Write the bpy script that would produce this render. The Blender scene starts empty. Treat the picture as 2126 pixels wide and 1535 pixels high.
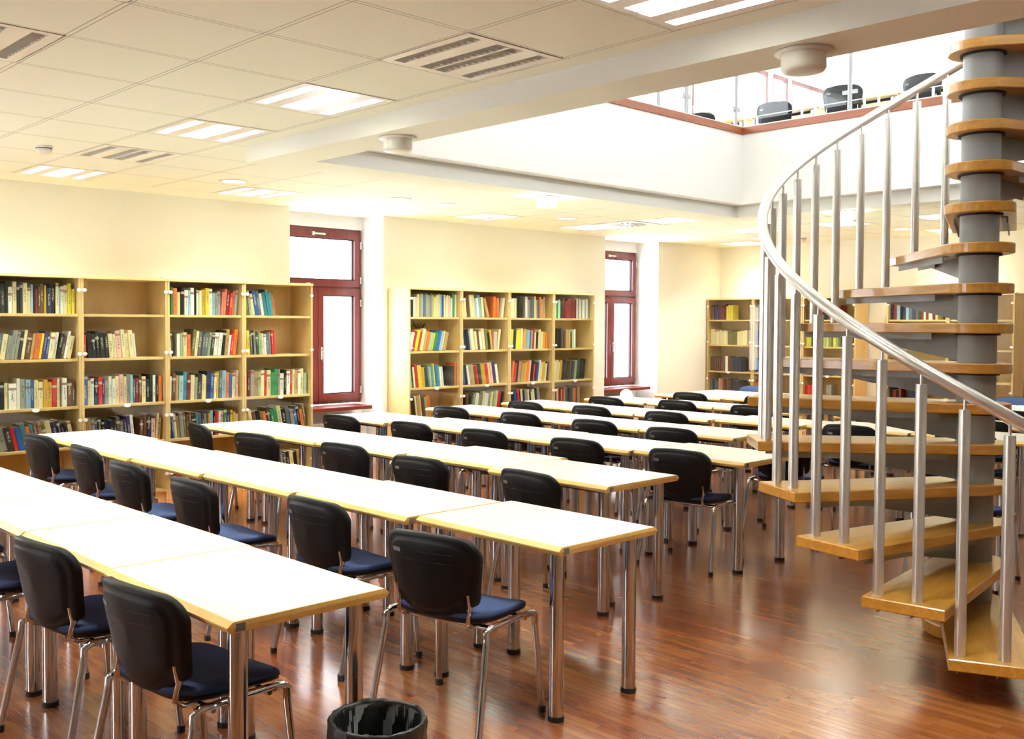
import bpy, math, random
from mathutils import Vector, Matrix
PI = math.pi
R = math.radians
rnd = random.Random(7)
scene = bpy.context.scene
COL = scene.collection

# ------------------------------------------------------------------ materials
def nt(name):
    m = bpy.data.materials.new(name); m.use_nodes = True
    t = m.node_tree; t.nodes.clear()
    out = t.nodes.new('ShaderNodeOutputMaterial')
    b = t.nodes.new('ShaderNodeBsdfPrincipled')
    t.links.new(b.outputs[0], out.inputs[0])
    return m, t, b, out

def N(t, typ, **kw):
    n = t.nodes.new(typ)
    for k, v in kw.items():
        if k == 'ins':
            for i, val in v.items(): n.inputs[i].default_value = val
        else: setattr(n, k, v)
    return n

def L(t, a, b): t.links.new(a, b)

def sock(n, name): return next(s for s in n.inputs if s.name == name and s.enabled)

def mixc(t, fac, a, b, mode='MIX'):
    n = t.nodes.new('ShaderNodeMix'); n.data_type = 'RGBA'; n.blend_type = mode
    for s, v in ((n.inputs[0], fac), (n.inputs[6], a), (n.inputs[7], b)):
        if hasattr(v, 'links'): t.links.new(v, s)
        elif isinstance(v, (int, float)): s.default_value = v
        else: s.default_value = (*v, 1) if len(v) == 3 else v
    return n.outputs[2]

def math_(t, op, a, b=0.0, c=0.0):
    n = t.nodes.new('ShaderNodeMath'); n.operation = op
    for i, v in enumerate((a, b, c)):
        if hasattr(v, 'links'): t.links.new(v, n.inputs[i])
        else: n.inputs[i].default_value = v
    return n.outputs[0]

def srgb(r, g, b):
    f = lambda c: (c/255/12.92) if c/255 <= .04045 else ((c/255+.055)/1.055)**2.4
    return (f(r), f(g), f(b))

def simple(name, col, rough=.5, metal=0, spec=.5, noise=0.0, nscale=8, coat=0, bump=0, bscale=200):
    m, t, b, o = nt(name)
    b.inputs['Roughness'].default_value = rough
    b.inputs['Metallic'].default_value = metal
    b.inputs['Specular IOR Level'].default_value = spec
    b.inputs['Coat Weight'].default_value = coat
    b.inputs['Coat Roughness'].default_value = .1
    tc = N(t, 'ShaderNodeTexCoord')
    if noise:
        n = N(t, 'ShaderNodeTexNoise', ins={'Scale': nscale, 'Detail': 4})
        L(t, tc.outputs['Object'], n.inputs['Vector'])
        c = mixc(t, n.outputs['Fac'], [x*(1-noise) for x in col], [min(1, x*(1+noise)) for x in col])
        L(t, c, b.inputs['Base Color'])
    else:
        b.inputs['Base Color'].default_value = (*col, 1)
    if bump:
        n2 = N(t, 'ShaderNodeTexNoise', ins={'Scale': bscale, 'Detail': 2})
        L(t, tc.outputs['Object'], n2.inputs['Vector'])
        bp = N(t, 'ShaderNodeBump', ins={'Strength': bump, 'Distance': .002})
        L(t, n2.outputs['Fac'], bp.inputs['Height']); L(t, bp.outputs[0], b.inputs['Normal'])
    return m

def wood(name, c1, c2, stretch=(1, 1, 12), scale=4, rough=.4, coat=0.0, grain=.5, coord='Object'):
    m, t, b, o = nt(name)
    tc = N(t, 'ShaderNodeTexCoord')
    mp = N(t, 'ShaderNodeMapping'); mp.inputs['Scale'].default_value = stretch
    L(t, tc.outputs[coord], mp.inputs['Vector'])
    n = N(t, 'ShaderNodeTexNoise', ins={'Scale': scale, 'Detail': 6, 'Roughness': .6, 'Distortion': .6})
    L(t, mp.outputs[0], n.inputs['Vector'])
    n2 = N(t, 'ShaderNodeTexNoise', ins={'Scale': scale*6, 'Detail': 3})
    L(t, mp.outputs[0], n2.inputs['Vector'])
    f = math_(t, 'MULTIPLY_ADD', n2.outputs['Fac'], grain*.5, math_(t, 'MULTIPLY', n.outputs['Fac'], 1-grain*.5))
    r = N(t, 'ShaderNodeValToRGB')
    r.color_ramp.elements[0].position = .3; r.color_ramp.elements[0].color = (*c1, 1)
    r.color_ramp.elements[1].position = .7; r.color_ramp.elements[1].color = (*c2, 1)
    L(t, f, r.inputs[0]); L(t, r.outputs[0], b.inputs['Base Color'])
    b.inputs['Roughness'].default_value = rough
    b.inputs['Coat Weight'].default_value = coat
    b.inputs['Coat Roughness'].default_value = .15
    return m

def glass(name, tint=(1, 1, 1), refl=1.0):
    m = bpy.data.materials.new(name); m.use_nodes = True
    t = m.node_tree; t.nodes.clear()
    out = t.nodes.new('ShaderNodeOutputMaterial')
    tr = N(t, 'ShaderNodeBsdfTransparent'); tr.inputs[0].default_value = (*tint, 1)
    gl = N(t, 'ShaderNodeBsdfGlossy'); gl.inputs['Roughness'].default_value = .02
    fr = N(t, 'ShaderNodeFresnel'); fr.inputs[0].default_value = 1.5
    mx = N(t, 'ShaderNodeMixShader')
    ge = N(t, 'ShaderNodeNewGeometry')       # reflect at the outer faces only (no false total reflection inside the thin pane)
    L(t, math_(t, 'MULTIPLY', math_(t, 'MULTIPLY', fr.outputs[0], refl), math_(t, 'SUBTRACT', 1.0, ge.outputs['Backfacing'])), mx.inputs[0])
    L(t, tr.outputs[0], mx.inputs[1]); L(t, gl.outputs[0], mx.inputs[2]); L(t, mx.outputs[0], out.inputs[0])
    return m

def emit(name, col, s):
    m = bpy.data.materials.new(name); m.use_nodes = True
    t = m.node_tree; t.nodes.clear()
    out = t.nodes.new('ShaderNodeOutputMaterial')
    e = N(t, 'ShaderNodeEmission'); e.inputs[0].default_value = (*col, 1); e.inputs[1].default_value = s
    L(t, e.outputs[0], out.inputs[0])
    return m

LAMP = 60.0
DOWN = 3.6
M = {}
M['wall'] = simple('wall_paint', (.85, .83, .73), .8, noise=.02, nscale=3)
M['reveal'] = simple('reveal_paint', (.86, .86, .86), .75, noise=.01)
M['white'] = simple('white_paint', (.86, .85, .81), .7, noise=.01)
M['plaster'] = simple('ceiling_plaster', (.82, .83, .70), .85, noise=.015, nscale=2)
M['beam'] = simple('beam_paint', (.74, .74, .69), .8, noise=.01)
M['beech'] = wood('beech_veneer', srgb(212, 178, 118), srgb(228, 198, 140), (3, 3, .5), 3, .45)
M['beech_edge'] = wood('beech_edging', srgb(234, 190, 104), srgb(246, 210, 134), (6, .6, 6), 3, .35)
M['laminate'] = simple('white_laminate', (.92, .90, .83), .32, noise=.01, nscale=4)
M['oak'] = wood('oak_tread', srgb(172, 116, 36), srgb(212, 158, 66), (1.2, 14, 14), 2.2, .3, .5)
M['redwood'] = wood('red_stained_wood', srgb(96, 30, 28), srgb(128, 48, 44), (8, 8, .8), 3, .3, .3)
M['trimwood'] = wood('trim_wood', srgb(138, 70, 36), srgb(164, 90, 50), (1, 1, 10), 3, .35)
M['chrome'] = simple('chrome', (.58, .60, .62), .10, metal=1)
M['alu'] = simple('brushed_steel', (.74, .74, .72), .30, metal=.82, noise=.03, nscale=60)
M['grey'] = simple('grey_painted_steel', (.29, .30, .295), .45, noise=.03)
M['black'] = simple('black_plastic', (.0045, .005, .006), .5, spec=.25, bump=.2, bscale=500)
M['rubber'] = simple('black_rubber', (.012, .012, .012), .6)
M['blue'] = simple('blue_fabric', srgb(50, 68, 110), .9, noise=.15, nscale=250, bump=.4, bscale=600)
M['darkblue'] = simple('navy_fabric', srgb(30, 40, 64), .9, noise=.15, nscale=250)
M['palegrey'] = simple('pale_grey_plastic', (.62, .65, .67), .35)
M['lumi'] = simple('white_enamel', (.82, .78, .68), .35)
M['louvre'] = simple('louvre_metal', (.74, .74, .70), .45)
M['fitting'] = simple('satin_fitting', (.86, .86, .86), .3, metal=.35)
M['post'] = simple('steel_post', (.34, .35, .36), .4, metal=.3)
M['louvre_lit'] = simple('white_louvre', (.50, .53, .56), .4)
M['lamp'] = emit('fluorescent_tube', (.97, 1.0, .90), LAMP)
M['down'] = emit('downlight_lamp', (1.0, .88, .66), 3)
M['bulk'] = emit('bulkhead_lamp', (1.0, .97, .9), 7)
M['lampwhite'] = simple('opal_plastic', (.75, .74, .68), .35)
M['glass'] = glass('door_glass', (.93, .95, .93), 1.0)
M['pane'] = glass('window_glass', (.97, .98, .98), .8)
M['bag'] = simple('black_bin_liner', (.012, .013, .012), .42, bump=.9, bscale=45)
M['paper'] = simple('paper', (.86, .85, .78), .8)
M['pages'] = simple('book_pages', srgb(226, 214, 180), .9)
M['plate'] = simple('grey_label', (.20, .20, .20), .5)
M['twig'] = simple('dry_twig', srgb(60, 46, 34), .8)
M['rad'] = simple('radiator_enamel', (.80, .80, .78), .4)
M['dark'] = simple('dark_slot', (.03, .03, .03), .7)
M['carpet'] = simple('upper_floor_grey', (.5, .47, .42), .8)

def floor_mat():
    m, t, b, o = nt('strip_parquet')
    tc = N(t, 'ShaderNodeTexCoord')
    sx = N(t, 'ShaderNodeSeparateXYZ'); L(t, tc.outputs['Object'], sx.inputs[0])
    cb = N(t, 'ShaderNodeCombineXYZ'); L(t, sx.outputs['Y'], cb.inputs['X']); L(t, sx.outputs['X'], cb.inputs['Y'])
    br = N(t, 'ShaderNodeTexBrick', ins={'Scale': 1.0, 'Mortar Size': .0006, 'Mortar Smooth': .1, 'Bias': 0.0, 'Brick Width': .55, 'Row Height': .038})
    br.offset = .37; br.offset_frequency = 2; br.squash = 1
    br.inputs['Color1'].default_value = (0, 0, 0, 1); br.inputs['Color2'].default_value = (1, 1, 1, 1); br.inputs['Mortar'].default_value = (.2, .2, .2, 1)
    L(t, cb.outputs[0], br.inputs['Vector'])
    mp = N(t, 'ShaderNodeMapping'); mp.inputs['Scale'].default_value = (14, 1.2, 1); L(t, tc.outputs['Object'], mp.inputs['Vector'])
    ns = N(t, 'ShaderNodeTexNoise', ins={'Scale': 6, 'Detail': 6, 'Roughness': .65}); L(t, mp.outputs[0], ns.inputs['Vector'])
    nb = N(t, 'ShaderNodeTexNoise', ins={'Scale': 1.6, 'Detail': 2}); L(t, tc.outputs['Object'], nb.inputs['Vector'])
    f = math_(t, 'MULTIPLY_ADD', br.outputs['Color'], .17, math_(t, 'MULTIPLY_ADD', ns.outputs['Fac'], .36, math_(t, 'MULTIPLY', nb.outputs['Fac'], .55)))
    r = N(t, 'ShaderNodeValToRGB'); cr = r.color_ramp
    cr.elements[0].position = .30; cr.elements[0].color = (*srgb(92, 32, 16), 1)
    cr.elements[1].position = .86; cr.elements[1].color = (*srgb(192, 136, 78), 1)
    e = cr.elements.new(.48); e.color = (*srgb(136, 68, 32), 1)
    e = cr.elements.new(.66); e.color = (*srgb(164, 102, 52), 1)
    L(t, f, r.inputs[0])
    mort = mixc(t, math_(t, 'MULTIPLY', br.outputs['Fac'], .3), r.outputs[0], srgb(70, 30, 16))
    L(t, mort, b.inputs['Base Color'])
    rr = math_(t, 'MULTIPLY_ADD', ns.outputs['Fac'], .12, .17)
    L(t, rr, b.inputs['Roughness'])
    b.inputs['Coat Weight'].default_value = .6; b.inputs['Coat Roughness'].default_value = .16
    bp = N(t, 'ShaderNodeBump', ins={'Strength': .02, 'Distance': .001}); L(t, f, bp.inputs['Height']); L(t, bp.outputs[0], b.inputs['Normal'])
    return m
M['floor'] = floor_mat()

GX, GY, TILE, HC = 1.6817, 3.6597, .6, 2.84
def tile_mat():
    m, t, b, o = nt('ceiling_tile')
    tc = N(t, 'ShaderNodeTexCoord')
    sx = N(t, 'ShaderNodeSeparateXYZ'); L(t, tc.outputs['Object'], sx.inputs[0])
    fs = []
    for ax, off in (('X', GX), ('Y', GY)):
        u = math_(t, 'DIVIDE', math_(t, 'SUBTRACT', sx.outputs[ax], off - 60), TILE)
        fr = math_(t, 'FRACT', u)
        d = math_(t, 'ABSOLUTE', math_(t, 'SUBTRACT', fr, .5))        # .5 at the grid lines
        lo = math_(t, 'GREATER_THAN', d, .4765); hi = math_(t, 'LESS_THAN', d, .4845)
        fs.append(math_(t, 'MULTIPLY', lo, hi))
    ln = math_(t, 'MAXIMUM', fs[0], fs[1])
    n = N(t, 'ShaderNodeTexNoise', ins={'Scale': 2.0, 'Detail': 2}); L(t, tc.outputs['Object'], n.inputs['Vector'])
    base = mixc(t, n.outputs['Fac'], (.80, .81, .67), (.83, .84, .70))
    L(t, mixc(t, ln, base, (.36, .35, .28)), b.inputs['Base Color'])
    b.inputs['Roughness'].default_value = .85
    return m
M['tile'] = tile_mat()

def book_mat(attr=False):
    m, t, b, o = nt('book_cover' + ('_mass' if attr else ''))
    if attr:
        a = N(t, 'ShaderNodeVertexColor'); a.layer_name = 'Col'
        L(t, a.outputs[0], b.inputs['Base Color'])
    else:
        oi = N(t, 'ShaderNodeObjectInfo'); tc = N(t, 'ShaderNodeTexCoord')
        sx = N(t, 'ShaderNodeSeparateXYZ'); L(t, tc.outputs['Generated'], sx.inputs[0])
        rn = oi.outputs['Random']
        # title lettering: short dashes in a strip running along the spine
        mp = N(t, 'ShaderNodeMapping'); mp.inputs['Scale'].default_value = (5, .01, 26); L(t, tc.outputs['Generated'], mp.inputs['Vector'])
        ad = N(t, 'ShaderNodeVectorMath', operation='ADD'); L(t, mp.outputs[0], ad.inputs[0])
        cb = N(t, 'ShaderNodeCombineXYZ'); L(t, math_(t, 'MULTIPLY', rn, 91.7), cb.inputs['X']); L(t, math_(t, 'MULTIPLY', rn, 37.1), cb.inputs['Z']); L(t, cb.outputs[0], ad.inputs[1])
        nz = N(t, 'ShaderNodeTexNoise', ins={'Scale': 1.0, 'Detail': 1}); L(t, ad.outputs[0], nz.inputs['Vector'])
        txt = math_(t, 'GREATER_THAN', nz.outputs['Fac'], .52)
        inx = math_(t, 'LESS_THAN', math_(t, 'ABSOLUTE', math_(t, 'SUBTRACT', sx.outputs['X'], .5)), .2)
        z0 = math_(t, 'MULTIPLY_ADD', rn, .25, .42)
        inz = math_(t, 'LESS_THAN', math_(t, 'ABSOLUTE', math_(t, 'SUBTRACT', sx.outputs['Z'], z0)), .22)
        front = math_(t, 'LESS_THAN', sx.outputs['Y'], .08)
        mask = math_(t, 'MULTIPLY', math_(t, 'MULTIPLY', txt, inx), math_(t, 'MULTIPLY', inz, front))
        r2 = math_(t, 'FRACT', math_(t, 'MULTIPLY', rn, 13.7))
        has = math_(t, 'GREATER_THAN', r2, .3)
        lum = N(t, 'ShaderNodeRGBToBW'); L(t, oi.outputs['Color'], lum.inputs[0])
        light = math_(t, 'GREATER_THAN', lum.outputs[0], .18)
        ink = mixc(t, light, (.75, .68, .48), (.05, .05, .06))
        c = mixc(t, math_(t, 'MULTIPLY', math_(t, 'MULTIPLY', mask, has), .85), oi.outputs['Color'], ink)
        # a band of another tone on some spines
        zb = math_(t, 'MULTIPLY_ADD', math_(t, 'FRACT', math_(t, 'MULTIPLY', rn, 7.3)), .25, .68)
        band = math_(t, 'LESS_THAN', math_(t, 'ABSOLUTE', math_(t, 'SUBTRACT', sx.outputs['Z'], zb)), .045)
        hb = math_(t, 'GREATER_THAN', math_(t, 'FRACT', math_(t, 'MULTIPLY', rn, 29.3)), .66)
        c2 = mixc(t, math_(t, 'MULTIPLY', math_(t, 'MULTIPLY', band, front), math_(t, 'MULTIPLY', hb, .8)), c, mixc(t, light, (.6, .56, .45), (.25, .08, .06)))
        L(t, c2, b.inputs['Base Color'])
    b.inputs['Roughness'].default_value = .5
    return m
M['book'] = book_mat(); M['bookmass'] = book_mat(True)

# ------------------------------------------------------------------ mesh builder
class MB:
    def __init__(s): s.v = []; s.f = []; s.m = []; s.s = []; s.c = []
    def face(s, idx, mat=0, smooth=False, col=None):
        s.f.append(tuple(idx)); s.m.append(mat); s.s.append(smooth); s.c.append(col)
    def add(s, pts):
        i = len(s.v); s.v.extend(tuple(p) for p in pts); return i
    def box(s, lo, hi, mat=0, col=None):
        x0, y0, z0 = lo; x1, y1, z1 = hi
        i = s.add([(x0,y0,z0),(x1,y0,z0),(x1,y1,z0),(x0,y1,z0),(x0,y0,z1),(x1,y0,z1),(x1,y1,z1),(x0,y1,z1)])
        for q in ((0,3,2,1),(4,5,6,7),(0,1,5,4),(1,2,6,5),(2,3,7,6),(3,0,4,7)): s.face([i+k for k in q], mat, False, col)
    def cbox(s, lo, hi, c, mat=0):
        """box with chamfered edges"""
        x0, y0, z0 = lo; x1, y1, z1 = hi
        prof = [(x0+c,y0),(x1-c,y0),(x1,y0+c),(x1,y1-c),(x1-c,y1),(x0+c,y1),(x0,y1-c),(x0,y0+c)]
        def ins(p):
            return [(min(max(x, x0+c), x1-c), min(max(y, y0+c), y1-c)) for x, y in p]
        rings = [[(x,y,z0) for x,y in ins(prof)], [(x,y,z0+c) for x,y in prof], [(x,y,z1-c) for x,y in prof], [(x,y,z1) for x,y in ins(prof)]]
        s.loft(rings, mat, False, True, True)
    def loft(s, rings, mat=0, smooth=True, cap0=False, cap1=False, closed=True, capmat=None):
        n = len(rings[0]); ids = [s.add(r) for r in rings]
        for a in range(len(rings)-1):
            for k in range(n if closed else n-1):
                k2 = (k+1) % n
                s.face((ids[a]+k, ids[a]+k2, ids[a+1]+k2, ids[a+1]+k), mat, smooth)
        cm = mat if capmat is None else capmat
        if cap0:
            i = s.add(rings[0]); s.face([i+k for k in range(n-1, -1, -1)], cm)
        if cap1:
            i = s.add(rings[-1]); s.face([i+k for k in range(n)], cm)
    def cyl(s, p0, p1, r0, r1=None, n=16, mat=0, caps=True):
        p0, p1 = Vector(p0), Vector(p1); r1 = r0 if r1 is None else r1
        d = (p1-p0).normalized(); a = d.orthogonal().normalized(); b = d.cross(a)
        ring = lambda p, r: [p + a*(r*math.cos(2*PI*k/n)) + b*(r*math.sin(2*PI*k/n)) for k in range(n)]
        s.loft([ring(p0, r0), ring(p1, r1)], mat, True, caps, caps)
    def tube(s, path, r, n=10, mat=0, caps=True, flat=1.0):
        P = [Vector(p) for p in path]; rings = []; up = None
        for i, p in enumerate(P):
            d = (P[min(i+1, len(P)-1)] - P[max(i-1, 0)]).normalized()
            if up is None: up = d.orthogonal().normalized()
            a = (up - d*up.dot(d)).normalized(); b = d.cross(a); up = a
            rings.append([p + a*(r*math.cos(2*PI*k/n)) + b*(r*flat*math.sin(2*PI*k/n)) for k in range(n)])
        s.loft(rings, mat, True, caps, caps)
    def revolve(s, prof, c=(0, 0, 0), n=32, mat=0, cap0=False, cap1=False, smooth=True):
        rings = [[(c[0]+r*math.cos(2*PI*k/n), c[1]+r*math.sin(2*PI*k/n), c[2]+z) for k in range(n)] for r, z in prof]
        s.loft(rings, mat, smooth, cap0, cap1)
    def prism(s, poly, z0, z1, mat=0, capmat=None, smooth=False):
        s.loft([[(x, y, z0) for x, y in poly], [(x, y, z1) for x, y in poly]], mat, smooth, True, True, capmat=capmat)
    def plate(s, poly3, thick, mat=0):
        """a plate of given thickness from a planar outline"""
        P = [Vector(p) for p in poly3]
        nrm = (P[1]-P[0]).cross(P[2]-P[0]).normalized()*thick/2
        s.loft([[p-nrm for p in P], [p+nrm for p in P]], mat, False, True, True)
    def build(s, name, mats, parent=None, loc=None, rot=None):
        me = bpy.data.meshes.new(name)
        me.from_pydata(s.v, [], s.f)
        mats = mats if isinstance(mats, (list, tuple)) else [mats]
        for m in mats: me.materials.append(M[m] if isinstance(m, str) else m)
        me.polygons.foreach_set('material_index', s.m)
        me.polygons.foreach_set('use_smooth', s.s)
        if any(c is not None for c in s.c):
            ca = me.color_attributes.new('Col', 'FLOAT_COLOR', 'CORNER')
            data = []
            for p, c in zip(me.polygons, s.c):
                data += [*(c or (.8, .8, .7)), 1.0]*p.loop_total
            ca.data.foreach_set('color', data)
        me.update()
        o = bpy.data.objects.new(name, me); COL.objects.link(o)
        if parent: o.parent = parent
        if loc: o.location = loc
        if rot is not None: o.rotation_euler = (0, 0, rot)
        return o

def empty(name, loc=(0, 0, 0), rz=0):
    o = bpy.data.objects.new(name, None); COL.objects.link(o)
    o.location = loc; o.rotation_euler = (0, 0, rz); o.empty_display_size = .1
    return o
def tag(o, label=None, cat=None, group=None, kind=None):
    if label: o['label'] = label
    if cat: o['category'] = cat
    if group: o['group'] = group
    if kind: o['kind'] = kind
    return o
def kids(o): return [c for c in COL.objects if c.parent == o]
KIDS = {}
def copy_tree(o, parent=None):
    c = o.copy(); COL.objects.link(c); c.parent = parent
    if o not in KIDS: KIDS[o] = list(o.children)
    for ch in KIDS[o]: copy_tree(ch, c)
    return c
def struct(mb, name, mats, label=None):
    o = mb.build(name, mats); o['kind'] = 'structure'
    if label: o['label'] = label
    return o

ORD = ['first', 'second', 'third', 'fourth', 'fifth', 'sixth', 'seventh', 'eighth', 'ninth', 'tenth', 'eleventh', 'twelfth', 'thirteenth', 'fourteenth', 'fifteenth',
       'sixteenth', 'seventeenth', 'eighteenth', 'nineteenth', 'twentieth', 'twenty-first', 'twenty-second', 'twenty-third', 'twenty-fourth', 'twenty-fifth', 'twenty-sixth',
       'twenty-seventh', 'twenty-eighth', 'twenty-ninth', 'thirtieth']

# ------------------------------------------------------------------ camera (world: X along the window wall, Y towards it, Z up)
f_px, yaw, pitch, roll, cx, cy = 2079.219, .8281, -.0346, .0035, 943.0855, 743.6282
Fv = Vector((math.cos(yaw)*math.cos(pitch), math.sin(yaw)*math.cos(pitch), math.sin(pitch)))
Rv = Vector((math.sin(yaw), -math.cos(yaw), 0)); Uv = Rv.cross(Fv)
R2 = Rv*math.cos(roll) + Uv*math.sin(roll); U2 = -Rv*math.sin(roll) + Uv*math.cos(roll)
cam = bpy.data.cameras.new('camera'); co = bpy.data.objects.new('camera', cam); COL.objects.link(co)
mw = Matrix((R2, U2, -Fv)).transposed().to_4x4(); mw.translation = Vector((0, 0, 1.63)); co.matrix_world = mw
cam.sensor_width = 36; cam.sensor_fit = 'HORIZONTAL'; cam.lens = 36*f_px/2126
cam.shift_x = (1063-cx)/2126; cam.shift_y = (cy-767.5)/2126
cam.clip_start = .05; cam.clip_end = 200
scene.camera = co

# ------------------------------------------------------------------ room shell
X0, X1, Y0, Y1 = -3.0, 13.93, -3.0, 8.9
XU = 19.0                      # the upper hall runs further
Z2, ZT = 3.60, 6.4             # upper floor, upper ceiling
VX0, VX1, VY0, VY1 = 4.08, 9.07, .55, 5.57     # void in the upper slab
RX0, RX1, RY0, RY1 = 3.63, 9.56, .15, 6.07     # outside of the dropped beam ring
IX0, IX1, IY0, IY1 = 3.95, 9.20, .42, 5.70     # inside of the ring
ZB = 2.73

mb = MB(); mb.box((X0, Y0, -.15), (X1, 9.4, 0)); struct(mb, 'floor', 'floor', 'glossy reddish-brown strip parquet floor')

# luminaire cells: (a, b) grid index of the lower corner, lit or not; some lit ones out of view are added for brightness
LUM = [(-1, 2, 0), (1, 2, 1), (3, 2, 1), (5, 2, 0), (7, 2, 1), (-3, 2, 1), (-5, 2, 1), (1, -1, 0), (3, -1, 1), (5, -1, 1), (-1, -1, 1),
       (7, 5, 1), (4, 5, 1), (7, 10, 1), (4, 10, 1), (7, 13, 1), (5, 13, 1), (7, 16, 1), (5, 16, 1), (7, 19, 1), (3, 16, 1), (1, 16, 1), (2, 19, 1), (-1, 16, 1)]
holes = {(a, b) for a, b, _ in LUM}
def cuts(lo, hi, extra, off):
    s = {lo, hi, *[e for e in extra if lo < e < hi]}
    k = math.floor((lo-off)/TILE)
    while off + k*TILE < hi:
        if off + k*TILE > lo: s.add(off + k*TILE)
        k += 1
    return sorted(s)
mb = MB()
xs = cuts(X0, X1, (RX0, RX1, RX0-.12), GX); ys = cuts(Y0, 9.4, (RY0, RY1, Y1, 8.46), GY)
for i in range(len(xs)-1):
    for j in range(len(ys)-1):
        xc, yc = (xs[i]+xs[i+1])/2, (ys[j]+ys[j+1])/2
        if RX0 < xc < RX1 and RY0 < yc < RY1: continue
        a, b = math.floor((yc-GY)/TILE), math.floor((xc-GX)/TILE)
        if (a, b) in holes: continue
        plain = yc > 8.46 or (RX0-.12 < xc < RX0 and yc < RY1)
        k = mb.add([(xs[i], ys[j], HC), (xs[i], ys[j+1], HC), (xs[i+1], ys[j+1], HC), (xs[i+1], ys[j], HC)])
        mb.face((k, k+1, k+2, k+3), 1 if plain else 0)
struct(mb, 'ceiling', ['tile', 'plaster'], 'cream suspended tile ceiling with thin grid lines')

# dropped beam ring around the void
mb = MB()
for lo, hi in (((RX0, RY0, ZB), (IX0, RY1, HC+.01)), ((IX1, RY0, ZB), (RX1, RY1, HC+.01)), ((IX0, IY1, ZB), (IX1, RY1, HC+.01)), ((IX0, RY0, ZB), (IX1, IY0, HC+.01))):
    mb.box(lo, hi); k = len(mb.f) - 6; mb.m[k] = 1
struct(mb, 'ceiling_beam', ['beam', 'plaster'], 'pale grey dropped beam framing the opening to the upper floor')
# upper slab
mb = MB()
zs = HC + .012
for lo, hi in (((X0, Y0, zs), (VX0, 9.4, Z2)), ((VX1, Y0, zs), (XU, 9.4, Z2)), ((VX0, VY1, zs), (VX1, 9.4, Z2)), ((VX0, Y0, zs), (VX1, VY0, Z2))):
    # leave the recesses of the luminaires free below
    mb.box((lo[0], lo[1], HC+.13), (hi[0], hi[1], Z2), 0)
for (x0, y0, x1, y1) in ((VX0-.45, VY0-.4, VX0, VY1+.45), (VX1, VY0-.4, VX1+.45, VY1+.45), (VX0, VY1, VX1, VY1+.45), (VX0, VY0-.4, VX1, VY0)):
    mb.box((x0, y0, zs), (x1, y1, HC+.13), 0)
struct(mb, 'floor_upper', 'white', 'white edge of the upper floor slab around the opening')
mb = MB()
T = .022
for lo, hi in (((VX0-.02, VY1-T, 3.555), (VX1, VY1, 3.62)), ((VX1-T, VY0, 3.555), (VX1, VY1-T, 3.62)), ((VX0, VY0, 3.555), (VX0+T, VY1-T, 3.62)), ((VX0+T, VY0, 3.555), (VX1-T, VY0+T, 3.62))):
    mb.box(lo, hi)
struct(mb, 'trim_1', 'trimwood', 'brown wooden trim along the edge of the upper floor')
mb = MB()
for lo, hi in (((VX0, VY1, Z2+.001), (VX1+.07, VY1+.07, 3.635)), ((VX1, VY0, Z2+.001), (VX1+.07, VY1, 3.635)), ((VX0-.07, VY0, Z2+.001), (VX0, VY1+.07, 3.635))):
    mb.box(lo, hi)
struct(mb, 'trim_2', 'white', 'white coping strip behind the brown trim')

# walls
WIN = [(5.83, 7.08), (11.02, 12.27)]
WIN_ADDED = (.30, 1.55)  # unseen niche window, added to bring more daylight to the near end
YF = 9.30                        # plane of the window frames
mb = MB()
edges = [X0, *WIN_ADDED, *[e for w in WIN for e in w], X1]
for k in range(0, len(edges), 2):
    mb.box((edges[k], Y1, 0), (edges[k+1], 9.45, HC+.1), 0)
struct(mb, 'wall_left', 'wall', 'cream painted wall with two window niches')
mb = MB()
for x0, x1 in (*WIN, WIN_ADDED):
    mb.box((x0+.001, YF, 0), (x1-.001, 9.45, .69), 0); mb.box((x0+.001, YF, 2.70), (x1-.001, 9.45, HC+.1), 0)
    for xx in (x0, x1):           # white reveals
        s = 1 if xx == x0 else -1
        mb.box((min(xx, xx+s*.004), Y1+.002, 0), (max(xx, xx+s*.004), YF, HC-.001), 0)
struct(mb, 'wall_niche', 'reveal', 'white reveals of the window niches')
mb = MB(); mb.box((X1, Y0, 0), (X1+.2, 9.45, HC+.1)); struct(mb, 'wall_back', 'wall', 'cream wall behind the far bookcases')
mb = MB(); mb.box((X0, Y0-.2, 0), (X1, Y0, HC+.1)); struct(mb, 'wall_right', 'wall')
mb = MB()
FW_ADDED = [(5.2, 6.5)]  # unseen window opening, added to brighten the near ceiling
e = [Y0-.2, *[v for w_ in FW_ADDED for v in w_], 9.45]
for k in range(0, len(e), 2): mb.box((X0-.2, e[k], 0), (X0, e[k+1], HC+.1))
for a, b in FW_ADDED: mb.box((X0-.2, a, 0), (X0, b, .72)); mb.box((X0-.2, a, 2.68), (X0, b, HC+.1))
struct(mb, 'wall_front', 'wall')
# upper hall
mb = MB()
UW = [(X0+.6+k*2.0, X0+2.2+k*2.0) for k in range(5)] + [(9.6, 11.3), (11.38, 13.0), (13.08, 15.3), (15.42, 15.95), (16.05, 18.6)]
e = [X0]
for a, b in UW: e += [a, b]
e.append(XU)
for k in range(0, len(e), 2):
    mb.box((e[k], Y1, Z2), (e[k+1], Y1+.2, ZT))
for a, b in UW:
    mb.box((a, Y1, Z2), (b, Y1+.2, 4.05)); mb.box((a, Y1, 5.85), (b, Y1+.2, ZT))
struct(mb, 'wall_upper_left', 'white', 'white upper wall with a band of windows')
mb = MB(); mb.box((XU, Y0, Z2), (XU+.2, Y1, ZT)); struct(mb, 'wall_upper_back', 'white')
mb = MB()
for k in range(0, 8):
    pass
mb.box((X0-.2, Y0-.2, Z2), (X0, Y1+.2, ZT)); struct(mb, 'wall_upper_front', 'white')
mb = MB()                        # unseen wall on the other side; its window band is added for brightness
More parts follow.
